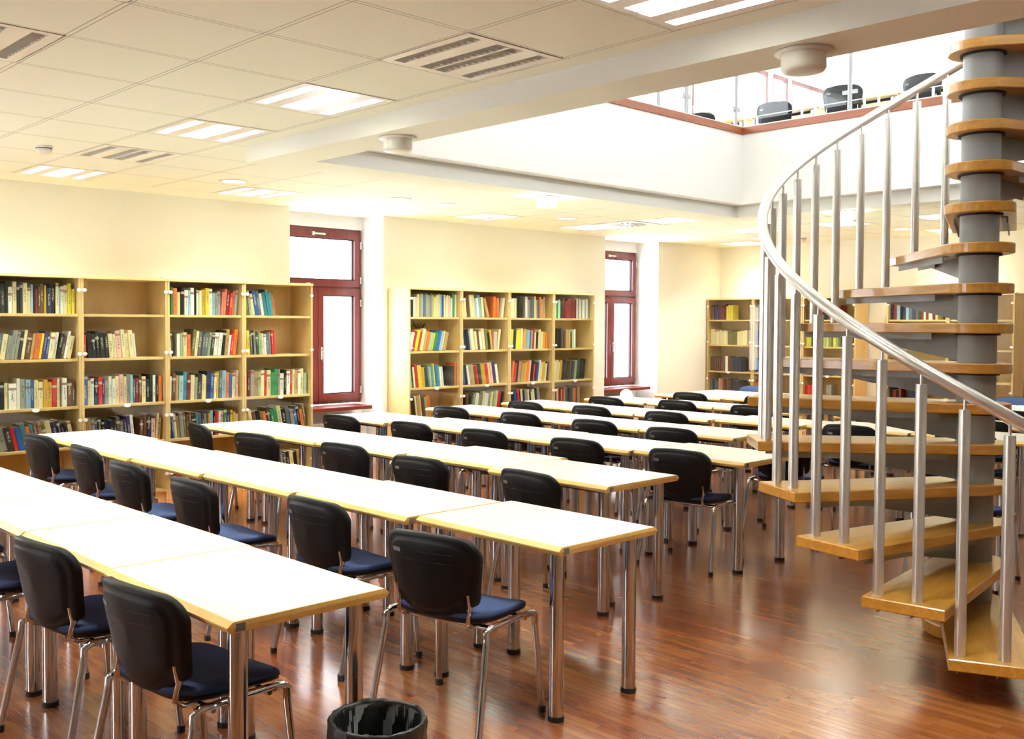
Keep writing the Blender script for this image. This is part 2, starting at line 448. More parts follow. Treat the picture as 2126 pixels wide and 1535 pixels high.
mb.box((X0, Y0-.2, Z2), (XU, Y0, 4.8)); mb.box((X0, Y0-.2, 5.65), (XU, Y0, ZT))
for k in range(12):
    x = X0 + k*2.0; mb.box((x-.12, Y0-.2, 4.8), (x+.12, Y0, 5.65))
struct(mb, 'wall_upper_right', 'white')
mb = MB(); mb.box((X0-.2, Y0-.2, ZT), (XU+.2, Y1+.2, ZT+.1)); struct(mb, 'ceiling_upper', 'white', 'white ceiling of the upper hall')
def frame_bars(mb, x0, x1, z0, z1, y0, y1, w):
    mb.box((x0, y0, z0), (x0+w, y1, z1)); mb.box((x1-w, y0, z0), (x1, y1, z1))
    mb.box((x0+w, y0, z0), (x1-w, y1, z0+w)); mb.box((x0+w, y0, z1-w), (x1-w, y1, z1))
for i, (a, b) in enumerate(UW):
    if a < 5: continue
    mb = MB(); frame_bars(mb, a, b, 4.05, 5.85, Y1+.02, Y1+.08, .07)
    o = struct(mb, 'window_%d' % (i+5), 'redwood', 'brown framed window of the upper hall')
    mb = MB(); mb.box((a+.07, Y1+.045, 4.12), (b-.07, Y1+.053, 5.78)); mb.build('pane', 'pane', o)

# lower windows
def lower_window(n, x0, x1):
    z0, z1, zt = .71, 2.70, 2.03
    xm = (x0+x1)/2; W = .065
    mb = MB(); yf0, yf1 = YF+.0, YF+.10
    frame_bars(mb, x0+.006, x1-.006, z0, z1, yf0+.02, yf1, W)
    mb.box((x0+W, yf0+.02, zt-.03), (x1-W, yf1, zt+.03))
    o = struct(mb, 'window_%d' % n, 'redwood', 'dark red wooden window with a wide light over two casements')
    def sash(xa, xb, za, zb, w=.075):
        q = MB(); frame_bars(q, xa, xb, za, zb, yf0-.015, yf0+.06, w)
        s = q.build('sash', 'redwood', o)
        q = MB(); q.box((xa+w, yf0+.02, za+w), (xb-w, yf0+.026, zb-w)); q.build('pane', 'pane', s)
        q = MB(); frame_bars(q, xa+w, xb-w, za+w, zb-w, yf0+.012, yf0+.034, .012); q.build('gasket', 'rubber', s)
        return s
    sash(x0+.045, x1-.045, zt+.012, z1-.04)
    sash(x0+.045, xm-.003, z0+.04, zt-.012); s = sash(xm+.003, x1-.045, z0+.04, zt-.012)
    q = MB(); q.box((xm+.03, yf0-.03, 1.22), (xm+.052, yf0-.016, 1.36)); q.cyl((xm+.041, yf0-.03, 1.33), (xm+.041, yf0-.062, 1.33), .008, n=10)
    q.box((xm+.032, yf0-.068, 1.20), (xm+.05, yf0-.055, 1.34)); q.build('handle', 'alu', s)
    q = MB(); q.box((xm-.07, yf0-.035, 2.615), (xm+.09, yf0-.016, 2.635)); q.box((xm-.09, yf0-.04, 2.605), (xm-.06, yf0-.016, 2.645)); q.build('latch', 'alu', o)
    q = MB()
    for z in (.86, 1.86, 2.12, 2.52): q.cyl((x1-.03, yf0-.016, z-.04), (x1-.03, yf0-.016, z+.04), .011, n=10)
    q.build('hinge', 'alu', o)
    mb = MB(); mb.cbox((x0+.006, 8.93, .665), (x1-.13, YF-.017, .705), .006)
    t = struct(mb, 'trim_%d' % (n+2), 'redwood', 'dark red window sill board')
lower_window(1, *WIN[0]); lower_window(2, *WIN[1]); lower_window(3, *WIN_ADDED)  # the last call builds the added, unseen window

# radiators in the niches
for k, (x0, x1) in enumerate(WIN):
    r = empty('radiator', ((x0+x1)/2, 9.16, 0))
    tag(r, 'white finned radiator in the niche under the dark red window beside the %s bookcases' % ('book-filled' if k == 0 else 'second'), 'radiator', 'radiators under the windows')
    mb = MB(); mb.cbox((-.55, -.05, .12), (.55, .05, .52), .006); mb.build('body', 'rad', r)
    mb = MB()
    for i in range(17): mb.box((-.53, -.062, .14+i*.022), (.53, -.05, .152+i*.022))
    mb.build('grille', 'rad', r)
    for s in (-.45, .45):
        mb = MB(); mb.box((s-.02, -.03, 0), (s+.02, .03, .12)); mb.build('leg', 'rad', r)

# ------------------------------------------------------------------ ceiling fittings
LX = [(.045, .115), (.205, .283), (.293, .371), (.465, .535)]      # louvre troughs across the 0.58 m housing
def make_luminaire(lit):
    r = empty('ceiling_luminaire')
    mb = MB(); z = .0
    w = .585
    # frame and flat panels with openings for the troughs
    xsx = [0.0] + [v for a, b in LX for v in (a, b)] + [w]
    for k in range(0, len(xsx), 2): mb.box((xsx[k], 0, z), (xsx[k+1], w, z+.012))
    for a, b in LX:
        mb.box((a, 0, z), (b, .035, z+.012)); mb.box((a, w-.035, z), (b, w, z+.012))
        mb.box((a-.002, .033, z+.012), (a, w-.033, z+.066)); mb.box((b, .033, z+.012), (b+.002, w-.033, z+.066))
    mb.box((0, 0, z+.068), (w, w, z+.072))
    mb.box((0, 0, .012), (.003, w, .068)); mb.box((w-.003, 0, .012), (w, w, .068))
    mb.box((.003, 0, .012), (w-.003, .003, .068)); mb.box((.003, w-.003, .012), (w-.003, w, .068))
    mb.build('housing', 'lumi', r)
    for a, b in LX:
        q = MB()
        for i in range(13):
            y = .05 + i*(w-.10)/12; q.box((a+.001, y-.0008, z+.002), (b-.001, y+.0008, z+.038))
        q.box((a+.001, .036, z+.044 if not lit else z+.063), (b-.001, w-.036, z+.048 if not lit else z+.067))
        lv = q.build('louvre', 'louvre_lit' if lit else 'louvre', r)
        if lit:
            q = MB(); q.cyl(((a+b)/2, .04, z+.051), ((a+b)/2, w-.04, z+.051), .010, n=10); q.build('tube', 'lamp', lv)
    return r
protos = {}
descr = {}
for i, (a, b, lit) in enumerate(LUM):
    if lit not in protos: protos[lit] = o = make_luminaire(lit)
    else: o = copy_tree(protos[lit])
    o.location = (GX + b*TILE + .0075, GY + a*TILE + .0075, HC - .002)
    col = {2: 'beside dropped beam', -1: 'over front tables', 5: 'before the first window', 10: 'before the second bookcases',
           13: 'near the air vent', 16: 'before the far bookcases', 19: 'at the far wall'}[b]
    k = sorted(aa for aa, bb, _ in LUM if bb == b)[::-1].index(a)
    tag(o, '%s square ceiling light, %s from window wall, %s' % ('glowing' if lit else 'unlit grey-louvred', ORD[k], col), 'ceiling light', 'square recessed ceiling lights')

# round downlights; the last three are unseen, added to brighten the walls
for i, (x, y, w) in enumerate(((4.43, 7.62, 'above the first window bookcase'), (6.22, 7.58, 'before the first window, nearer the bookcases with books'), (6.84, 7.60, 'before the first window, beside another'), (8.73, 7.62, 'above the second bookcases'),
                               (2.3, 8.2, 'above the end bookcase, added for brightness'), (12.7, 7.5, 'before the far corner bookcase, added for brightness'), (12.7, 5.5, 'before far bookcases behind the stair, added for brightness'))):
    o = empty('downlight', (x, y, HC)); tag(o, 'round white glowing downlight in the ceiling ' + w, 'downlight', 'round ceiling downlights')
    mb = MB(); mb.revolve([(.125, 0), (.125, -.006), (.105, -.010), (.098, -.004)], n=32); mb.build('rim', 'lampwhite', o)
    mb = MB(); mb.revolve([(.001, -.0035), (.099, -.0035)], n=32); 
    mb.build('diffuser', 'down', o)
    ld = bpy.data.lights.new('downlight_beam', 'AREA'); ld.shape = 'DISK'; ld.size = .17; ld.energy = DOWN; ld.color = (1.0, .95, .80); ld.spread = R(128)
    lo_ = bpy.data.objects.new('downlight_beam', ld); COL.objects.link(lo_); lo_.parent = o; lo_.location = (0, 0, -.006)

# bulkhead lamps on the beam
def bulkhead(x, y, lit, label):
    o = empty('ceiling_drum_lamp', (x, y, ZB)); tag(o, label, 'ceiling lamp', 'drum lamps on the beam')
    mb = MB(); mb.revolve([(.001, -.001), (.112, -.001), (.115, -.006), (.108, -.012), (.085, -.014), (.001, -.014)], n=36); mb.build('flange', 'lampwhite', o)
    mb = MB(); mb.revolve([(.086, -.013), (.086, -.02), (.088, -.07), (.08, -.082), (.06, -.087), (.001, -.088)], n=36); mb.build('drum', 'bulk' if lit else 'lampwhite', o)
bulkhead(3.79, 4.63, 0, 'unlit white drum lamp on the beam, above the second table row')
bulkhead(3.785, 2.05, 0, 'large unlit white drum lamp on the beam near the staircase top')
bulkhead(6.5, 5.90, 1, 'brightly glowing drum lamp on the beam before the second bookcases')
bulkhead(9.38, 4.62, 1, 'brightly glowing drum lamp seen between the stair balusters')

for x, y, w in ((2.61, 7.03, 'above the end bookcase, added for brightness'), (13.06, 7.05, 'near the far wall, seen between stair balusters')):
    o = empty('smoke_detector', (x, y, HC)); tag(o, 'small cream smoke detector on the ceiling ' + w, 'smoke detector', 'smoke detectors')
    mb = MB(); mb.revolve([(.06, 0), (.062, -.008), (.055, -.014)], n=24); mb.build('base', 'lampwhite', o)
    mb = MB(); mb.revolve([(.050, -.014), (.052, -.03), (.045, -.05), (.025, -.056), (.001, -.056)], n=24); mb.revolve([(.053, -.016), (.053, -.02)], n=24, mat=1); mb.build('head', ['lampwhite', 'dark'], o)

o = empty('air_vent', (GX+13.5*TILE, GY+6.5*TILE, HC)); tag(o, 'square white ceiling vent with round swirl of dark slots', 'air vent')
mb = MB(); mb.cbox((-.295, -.295, -.008), (.295, .295, -.001), .003); mb.build('panel', 'lumi', o)
mb = MB()
for k in range(16):
    t = 2*PI*k/16; c, s = math.cos(t), math.sin(t); t2 = t + .35; c2, s2 = math.cos(t2), math.sin(t2)
    i0 = mb.add([(.07*c-.006*s, .07*s+.006*c, -.0095), (.07*c+.006*s, .07*s-.006*c, -.0095), (.23*c2+.02*s, .23*s2-.02*c, -.0095), (.23*c2-.02*s, .23*s2+.02*c, -.0095)])
    mb.face((i0, i0+1, i0+2, i0+3))
mb.build('slot_ring', 'dark', o)

# ------------------------------------------------------------------ tables
LEGR = .031
def make_table(depth, length):
    """local: near edge x=0, aisle end y=0, window end y=length"""
    r = empty('table')
    th = .036; zt = .74
    mb = MB()
    W, Dp = length, depth
    def ring(ix, iy, z): return [(ix, iy, z), (Dp-ix, iy, z), (Dp-ix, W-iy, z), (ix, W-iy, z)]
    # beech edging: a broad bevel along the two long sides, a straight thin lipping at the ends
    mb.loft([ring(.012, .004, zt-th), ring(.001, .001, zt-.022), ring(.0, .0, zt-.016), ring(.020, .0005, zt-.0012), ring(.024, .004, zt)], 0, False, True, False)
    mb.build('edging', 'beech_edge', r)
    mb = MB(); k = mb.add(ring(.024, .004, zt)); mb.face((k, k+1, k+2, k+3)); mb.build('tabletop', 'laminate', r)
    for x in (.085, depth-.085):
        for y in (.085, length-.085):
            q = MB(); q.cyl((x, y, .022), (x, y, zt-th-.006), LEGR, n=24); q.cyl((x, y, zt-th-.006), (x, y, zt-th), .04, n=24)
            lg = q.build('leg', 'chrome', r)
            q = MB(); q.cyl((x, y, 0), (x, y, .022), .034, n=24); q.build('foot', 'rubber', lg)
    mb = MB(); mb.box((.03, -.0006, .708), (.062, .003, .733)); mb.build('corner_plate', 'plate', r)
    for x in (.12, depth-.135):
        mb = MB(); mb.box((x, .12, zt-th-.03), (x+.015, length-.12, zt-th)); mb.build('rail', 'dark', r)
    return r
tcache = {}
def table(x, y0, y1, depth, label, rz=0, z=0, group='reading tables in rows'):
    key = (round(depth, 3), round(y1-y0, 2))
    if key not in tcache: tcache[key] = o = make_table(key[0], key[1]-.004)
    else: o = copy_tree(tcache[key])
    o.location = (x, y0+.002, z); o.rotation_euler = (0, 0, rz)
    tag(o, label, 'table', group)
    return o
ROWS = [
 ('front row', .615, [(1.490, 2.61, 3.48), (1.497, 3.48, 4.34), (1.49, 4.34, 5.21), (1.49, 5.21, 6.08), (1.49, 6.08, 6.95), (1.49, 6.95, 7.82)]),
 ('second row', .65, [(2.975, 2.62, 3.50), (2.915, 3.505, 4.41), (2.882, 4.42, 5.325), (2.855, 5.335, 6.24), (2.83, 6.25, 7.15), (2.87, 7.16, 8.06)]),
 ('third row', .68, [(4.29, 3.44, 4.37), (4.37, 4.37, 5.25), (4.275, 5.25, 6.19), (4.255, 6.19, 7.07), (4.22, 7.07, 7.95)]),
 ('fourth row', .70, [(5.69, 3.45, 4.33), (5.63, 4.33, 5.27), (5.66, 5.27, 6.10), (5.66, 6.10, 7.0), (5.56, 7.0, 7.92)]),
 ('fifth row', .68, [(6.87, 4.27, 5.17), (6.85, 5.17, 6.12), (6.88, 6.12, 7.04), (6.88, 7.04, 7.95)]),
 ('sixth row', .68, [(8.34, 2.62, 3.52), (8.28, 3.52, 4.41), (8.12, 4.41, 5.24), (8.0, 5.24, 6.08), (7.97, 6.08, 7.0), (8.0, 7.0, 7.94)]),
 ('seventh row', .66, [(9.42, 2.95, 3.83), (9.36, 3.83, 4.7), (9.30, 5.08, 6.02), (9.27, 6.02, 6.87), (9.20, 6.87, 7.74)]),
 ('eighth row', .68, [(10.80, 3.05, 3.95), (10.7, 3.95, 4.85), (10.62, 4.85, 5.75), (10.56, 5.75, 6.67), (10.44, 6.67, 7.62)]),
 ('last row', .68, [(11.50, 3.05, 3.95), (11.40, 3.95, 4.85), (11.32, 4.85, 5.75), (11.26, 5.75, 6.67), (11.16, 6.67, 7.62)]),
]
for name, dep, lst in ROWS:
    for k, (x, ya, yb) in enumerate(lst):
        n = len(lst)
        where = 'at the stair end' if k == 0 else ('at the window-wall end' if k == n-1 else '%s from the stair end' % ORD[k])
        table(x, ya, yb, dep, 'white-topped beech-edged table, %s of the %s' % (where, name))

# ------------------------------------------------------------------ chairs
def outline(hw_t, hw_b, z0, z1, rt, belly, n=7):
    """rounded back outline in (y, z), counter-clockwise from the bottom middle"""
    pts = []
    rb = .05
    for k in range(9):                            # bottom belly
        u = k/8; y = hw_b*.86*u; pts.append((y, z0 + belly*(u**2.2)))
    zb = z0+belly
    for k in range(1, n):                         # lower corner
        t = PI*.5*k/n; pts.append((hw_b*.86 + (hw_b*.14)*math.sin(t), zb + rb*(1-math.cos(t))))
    for k in range(1, 5):
        u = k/5; pts.append((hw_b + (hw_t-hw_b)*u, zb+rb + (z1-rt-zb-rb)*u))
    for k in range(n+1):
        t = PI*.5*k/n; pts.append((hw_t-rt + rt*math.cos(t), z1-rt + rt*math.sin(t)))
    for k in range(1, 5):
        pts.append(((hw_t-rt)*(1-k/5), z1 + .008*math.sin(PI*.5*k/5)))
    pts.append((0, z1+.008))
    return pts + [(-y, z) for y, z in reversed(pts[1:-1])]
def make_chair(backmat='black', padmat='blue'):
    r = empty('chair')
    z0, z1 = .455, .797
    ol = outline(.228, .205, z0, z1, .085, .06)
    zc = .64
    def ring(sc, dx):
        out = []
        for y, z in ol:
            yy, zz = y*sc, zc + (z-zc)*sc
            lean = -.205 - (zz-.47)*.20
            bend = .055*(abs(yy)/.228)**2.0
            out.append((lean + bend + dx, yy, zz))
        return out
    mb = MB(); mb.loft([ring(.05, -.030), ring(.5, -.030), ring(.76, -.029), ring(.80, -.026), ring(.835, -.019), ring(.90, -.0185), ring(.975, -.017), ring(1.0, -.008), ring(1.0, .014), ring(.975, .020), ring(.93, .018)], 0, True, True, False)
    for z in (.728, .690):                         # two shallow ribs across the rear panel
        mb.tube([(-.205-(z-.47)*.20 + .055*(abs(y)/.228)**2 - .029, y, z) for y in (-.135, -.07, 0, .07, .135)], .0022, 6)
    back = mb.build('backrest', backmat, r)
    mb = MB(); mb.loft([ring(.945, .012), ring(.94, .026), ring(.88, .034), ring(.5, .040), ring(.05, .041)], 0, True, False, True)
    mb.build('back_pad', padmat, back)
    # small moulded plate high on the rear side
    mb = MB()
    def bp(y, z): return (-.205-(z-.47)*.20 + .055*(abs(y)/.228)**2 - .0315, y, z)
    k = mb.add([bp(.16, .713), bp(.115, .713), bp(.115, .731), bp(.16, .731)]); mb.face((k, k+1, k+2, k+3))
    mb.build('label_plate', 'plate', back)
    # seat: rounded square dished pad with a falling front
    nx = 40
    def sring(sc, dz):
        out = []
        for k in range(nx):
            t = 2*PI*k/nx; c, s = math.cos(t), math.sin(t); p = 2/4.5
            x = .215*math.copysign(abs(c)**p, c)*sc; y = .228*math.copysign(abs(s)**p, s)*sc
            z = .462 - .030*max(0, (x-.08)/.135)**2 + .018*max(0, (-x-.02)/.195)**1.5 + .010*(abs(y)/.228)**2
            out.append((x+.0, y, z+dz))
        return out
    mb = MB(); mb.loft([sring(.97, -.016), sring(1.0, -.008), sring(.995, .006), sring(.95, .013), sring(.6, .010), sring(.03, .008)], 0, True, False, True)
    st = mb.build('seat', padmat, r)
    mb = MB(); mb.loft([sring(.03, -.040), sring(.6, -.040), sring(.9, -.034), sring(.985, -.020), sring(.985, -.012)], 0, True, True, False); mb.build('seat_pan', backmat, st)
    # frame: side rails with cross bars, four splayed legs
    mb = MB()
    for s in (-1, 1):
        mb.tube([(-.19, s*.245, .432), (-.16, s*.25, .439), (.0, s*.25, .439), (.13, s*.25, .436), (.165, s*.248, .426)], .0125, 10)
    mb.tube([(-.12, -.25, .424), (-.12, .25, .424)], .011, 10); mb.tube([(.10, -.25, .420), (.10, .25, .420)], .011, 10)
    mb.build('frame', 'chrome', r)
    for s in (-1, 1):
        for top, foot in (((-.17, s*.248, .438), (-.275, s*.268, .016)), ((.15, s*.25, .432), (.205, s*.268, .016))):
            q = MB(); kn = Vector(top); ft = Vector(foot); sx = -1 if foot[0] < 0 else 1
            q.tube([kn + Vector((-sx*.035, 0, .0)), kn, kn + Vector((sx*.022, 0, -.014)), kn + (ft-kn)*.12 + Vector((sx*.012, 0, -.006)), ft], .014, 12)
            lg = q.build('leg', 'chrome', r)
            q = MB(); q.cyl(ft + Vector((0, 0, .012)), ft + Vector((0, 0, -.016)), .0165, n=12); q.build('foot', 'rubber', lg)
        q = MB()
        pts = [(-.10, s*.16, .428), (-.17, s*.165, .430), (-.205, s*.17, .455), (-.216, s*.175, .51), (-.228, s*.175, .57)]
        q.tube([(x+.045*(abs(y)/.228)**2-.004 if z > .5 else x, y, z) for x, y, z in pts], .005, 8, flat=2.4); q.build('bracket', 'chrome', r)
    return r
chair0 = make_chair()
used = [False]
def chair(bx, by, rz, label, group='chairs at the reading tables', z=0, proto=None, lab=True):
    """bx, by: top middle of the backrest"""
    global chair0
    p = proto or chair0
    if p is chair0 and not used[0]: o = p; used[0] = True
    else: o = copy_tree(p)
    a = R(rz)
    o.location = (bx + .275*math.cos(a), by + .275*math.sin(a), z); o.rotation_euler = (0, 0, a)
    tag(o, label, 'chair', group)
    return o
ROWD = {n: (d, l) for n, d, l in ROWS}
def clamp_chair(row, x, y, a):
    '''keep the frame clear of the table legs and the back clear of the table edge'''
    ar = R(a); ox, oy = x + .275*math.cos(ar), y + .275*math.sin(ar)
    d, l = ROWD[row]
    for x0, ya, yb in l:
        if ya <= oy <= yb:
            ox = min(ox, x0 + .135)
            if ox + .23 > x0 + .05:
                he = .118 + .266 + .12*abs(math.sin(ar))
                lo, hi = ya + he, yb - he
                oy = (lo+hi)/2 if lo > hi else min(max(oy, lo), hi)
    return ox - .275*math.cos(ar), oy - .275*math.sin(ar)
CH = {
 'front row': [(1.33, 2.93, 6), (1.33, 3.66, 6), (1.30, 4.50, 3), (1.28, 5.30, 0)],
 'second row': [(2.50, 2.88, 12), (2.60, 3.84, 2), (2.45, 4.75, 0), (2.48, 5.56, 0), (2.60, 6.25, -2), (2.62, 7.28, 6)],
 'third row': [(3.98, 3.79, -2), (3.90, 4.62, 8), (3.96, 5.37, 8), (3.83, 6.28, 12), (3.88, 7.10, -10)],
 'fourth row': [(5.40, 3.78, 8), (5.37, 4.62, 8), (5.30, 5.47, 8), (5.25, 6.27, 8), (5.18, 7.16, 8)],
 'fifth row': [(6.50, 4.62, 8), (6.55, 5.44, 8), (6.57, 6.28, 8), (6.53, 7.16, 8)],
 'sixth row': [(8.0, 2.98, 6), (7.78, 3.75, 6), (7.74, 5.52, 8), (7.72, 6.38, 8), (7.55, 7.17, 8)],
 'seventh row': [(9.05, 3.2, 6), (8.98, 4.35, 6), (9.0, 5.38, 8), (8.93, 6.25, 8), (8.72, 6.98, 8)],
 'eighth row': [(10.3, 3.55, 8), (10.18, 5.97, 8), (10.2, 6.80, 8)],
}
for rn_, lst in CH.items():
    n = len(lst)
    for k, (x, y, a) in enumerate(lst):
        where = 'at the stair end' if k == 0 else ('at the window-wall end' if k == n-1 else '%s from the stair end' % ORD[k])
        x, y = clamp_chair(rn_, x*1.0247, y*1.0247, a)
        chair(x, y, a, 'black-backed chair with blue seat, %s of the %s' % (where, rn_))
chair(6.83, 3.86, 10, 'black-backed blue-seated chair standing alone beneath the spiral stair treads, away from tables')
chair(6.45, 2.47, 4, 'black-backed chair half hidden behind the grey stair column, pulled away from tables')
bluec = make_chair('darkblue', 'blue')
b1 = bluec; b1.location = (12.15-.27, 7.15, 0); b1.rotation_euler = (0, 0, R(184)); tag(b1, 'blue padded chair facing the room behind the last table row, near the window', 'chair', 'blue chairs at the last row')
b2 = chair(12.62, 4.12, 186, 'blue padded chair facing the room behind the last table row, beside the stair column', 'blue chairs at the last row', proto=bluec)
b1.location = (12.12 + .27*math.cos(R(184)), 7.15, 0)
o = empty('white_bag', (9.74, 7.52, .741)); tag(o, 'small rounded white bag lying on the table under the second window', 'bag')
mb = MB(); mb.revolve([(.07, 0), (.078, .02), (.07, .055), (.05, .082), (.025, .096), (.001, .10)], n=24, cap0=True); mb.build('body', 'paper', o)

# open books lying on the last row at the right of the column
def open_book(x, y, rz, w, label, z=.741):
    o = empty('open_book', (x, y, z), rz); tag(o, label, 'book', 'open books on a table')
    for s in (-1, 1):
        mb = MB(); n = 6
        prof = [(s*w*k/n, .004 + .018*math.sin(PI*(k/n)**.6)) for k in range(n+1)]
        top = [[(px, -.15, pz) for px, pz in prof], [(px, .15, pz) for px, pz in prof]]
        i0 = mb.add(top[0]); i1 = mb.add(top[1]); j0 = mb.add([(p[0], -.15, .002) for p in top[0]]); j1 = mb.add([(p[0], .15, .002) for p in top[0]])
        for k in range(n):
            mb.face((i0+k, i0+k+1, i1+k+1, i1+k), 0, True); mb.face((i0+k, i0+k+1, j0+k+1, j0+k)); mb.face((i1+k, i1+k+1, j1+k+1, j1+k))
        mb.face((i0+n, i1+n, j1+n, j0+n)); mb.build('page_block', 'paper', o)
    mb = MB(); mb.box((-w-.005, -.155, 0), (w+.005, .155, .002)); mb.build('cover', 'darkblue', o)
open_book(11.72, 3.98, .5, .20, 'open white-paged book on the table beside the stair column, towards the window')
open_book(11.66, 3.55, .2, .20, 'open white-paged book on the table beside the stair column, lying farthest from the windows')
open_book(11.05, 3.74, -.3, .18, 'open white-paged book lying closest to the near edge of its table')

# ------------------------------------------------------------------ bookcases
BW, BD, BH = .795, .385, 2.03
SHZ = [1.70, 1.315, .905, .555]
HZ = [1.906, 1.357, .784, .246]
def make_bookcase():
    """local: x 0..BW, front at y=0, back at y=BD"""
    r = empty('bookcase'); p = .022
    for x in (0, BW-p):
        mb = MB(); mb.cbox((x, .012, 0), (x+p, BD, BH-.025), .002); mb.build('side_panel', 'beech', r)
    mb = MB(); mb.cbox((0, 0, BH-.025), (BW, BD, BH), .002); mb.build('top_panel', 'beech', r)
    mb = MB(); mb.box((p, BD-.008, .08), (BW-p, BD, BH-.025)); mb.build('back_panel', 'beech', r)
    mb = MB(); mb.box((p, .03, 0), (BW-p, .05, .08)); mb.box((p, .014, .08), (BW-p, BD-.008, .102)); mb.build('plinth', 'beech', r)
    for z in SHZ:
        mb = MB(); mb.cbox((p, .03, z-.024), (BW-p, BD-.009, z), .002); mb.build('shelf', 'beech', r)
    for s in (0, 1):
        x0, x1 = (.006, BW/2-.0015) if s == 0 else (BW/2+.0015, BW-.006)
        mb = MB(); mb.box((x0, .001, .09), (x1, .006, BH-.03)); d = mb.build('glass_door', 'glass', r)
        for z in HZ:
            q = MB(); xc = .022 if s == 0 else BW-.022
            q.loft([[(xc+.019*math.cos(t*PI/8), y, z+.015*math.sin(t*PI/8)) for t in range(16)] for y in (.0005, -.006, -.008)], 0, False, True, True); q.build('hinge', 'fitting', d)
        if s == 1:
            q = MB(); xc = BW/2
            q.loft([[(xc+sc*(.030*math.copysign(abs(math.cos(t*PI/8))**.7, math.cos(t*PI/8))), y, z0+sc*.016*math.sin(t*PI/8)) for t in range(16)] for y, sc, z0 in ((.0005, 1, .89), (-.008, 1, .89), (-.012, .8, .89))], 0, False, True, True)
            q.build('lock', 'fitting', d)
    mb = MB(); mb.box((BW-.03, .05, BH), (BW-.001, .09, BH+.012)); mb.build('clip', 'alu', r)
    return r
bc0 = make_bookcase(); bcused = [False]
def bookcase(x, y, rz, label, group):
    if not bcused[0]: o = bc0; bcused[0] = True
    else: o = copy_tree(bc0)
    o.location = (x, y, 0); o.rotation_euler = (0, 0, rz); tag(o, label, 'bookcase', group); return o
B1X = [2.667 + .797*k for k in range(4)]
B2X = [7.135 + .799*k for k in range(4)]
BY = 8.5
for x, w in zip(B1X, ('end one farthest from the first window', 'the one with an empty top shelf', 'full one second from the first window', 'the one beside the first window')):
    bookcase(x, BY, 0, 'beech bookcase with glass doors, ' + w, 'beech bookcases on the window wall')
for x, w in zip(B2X, ('first after the window niche', 'second after the window niche', 'third after the window niche', 'fourth, ending before the second window')):
    bookcase(x, BY, 0, 'beech glass-fronted bookcase between the windows, ' + w, 'beech bookcases on the window wall')
for y, w in zip((8.874, 8.074, 7.274), ('in the room corner', 'second from the corner', 'third from the corner, behind the balusters')):
    bookcase(13.5, y, -PI/2, 'beech glass-fronted bookcase on the far wall, ' + w, 'beech bookcases on the far wall')
for y, w in zip((6.05, 5.25), ('behind the upper stair treads', 'beside the stair column, with bare end panel')):
    bookcase(13.5, y, -PI/2, 'beech glass-fronted bookcase on the far wall, ' + w, 'beech bookcases on the far wall')

# ------------------------------------------------------------------ books
PAL = {'k': ((22, 22, 24), 'black'), 'K': ((46, 44, 46), 'charcoal'), 'c': ((226, 212, 166), 'cream'), 'w': ((232, 230, 222), 'white'), 'g': ((150, 150, 144), 'grey'),
       'G': ((92, 94, 94), 'dark grey'), 'l': ((150, 184, 206), 'pale blue'), 'b': ((44, 92, 170), 'blue'), 'B': ((28, 36, 72), 'navy'), 'u': ((66, 50, 110), 'violet'),
       'r': ((196, 38, 40), 'red'), 'R': ((122, 26, 34), 'maroon'), 'o': ((222, 110, 42), 'orange'), 's': ((226, 128, 104), 'salmon'), 'y': ((226, 206, 60), 'yellow'),
       'h': ((206, 158, 52), 'ochre'), 'Y': ((196, 196, 70), 'yellow-green'), 'n': ((104, 66, 44), 'brown'), 't': ((186, 148, 96), 'tan'), 'e': ((52, 140, 84), 'green'),
       'E': ((40, 74, 56), 'dark green'), 'a': ((160, 176, 140), 'sage'), 'T': ((60, 140, 156), 'teal'), 'S': ((92, 106, 124), 'slate'), 'O': ((112, 106, 56), 'olive'),
       'p': ((222, 178, 170), 'pink'), 'm': ((170, 220, 186), 'mint')}
def book_geo(mb, w, d, h, mat_c=0, mat_p=1, col=None, X=None):
    """spine towards -y; X: optional matrix applied to the points"""
    c = min(.006, w*.3); i = min(.003, w*.18)
    pr = [(0, c), (c*.5, c*.25), (w/2, 0), (w-c*.5, c*.25), (w, c), (w, d), (0, d)]
    inn = [(i, c+.004), (w/2, c+.003), (w-i, c+.004), (w-i, d-.003), (i, d-.003)]
    tf = (lambda p: X @ Vector(p)) if X else (lambda p: p)
    b = mb.add([tf((x, y, 0)) for x, y in pr]); t = mb.add([tf((x, y, h)) for x, y in pr]); n = len(pr)
    for k in range(n): mb.face((b+k, b+(k+1) % n, t+(k+1) % n, t+k), mat_c, False, col)
    mb.face([b+k for k in range(n-1, -1, -1)], mat_c, False, col)
    pt = mb.add([tf((x, y, h-.003)) for x, y in inn]); it = mb.add([tf((x, y, h)) for x, y in inn])
    mp = {0: [0, 1], 1: [1, 2, 3], 2: [3, 4]}
    # top rim
    mb.face((t+0, t+1, t+2, it+1, it+0), mat_c, False, col); mb.face((t+2, t+3, t+4, it+2, it+1), mat_c, False, col)
    mb.face((t+4, t+5, it+3, it+2), mat_c, False, col); mb.face((t+5, t+6, it+4, it+3), mat_c, False, col); mb.face((t+6, t+0, it+0, it+4), mat_c, False, col)
    pc = (.75, .68, .5) if col is not None else None
    for k in range(5): mb.face((it+k, it+(k+1) % 5, pt+(k+1) % 5, pt+k), mat_p, False, pc)
    mb.face([pt+k for k in range(5)], mat_p, False, pc)

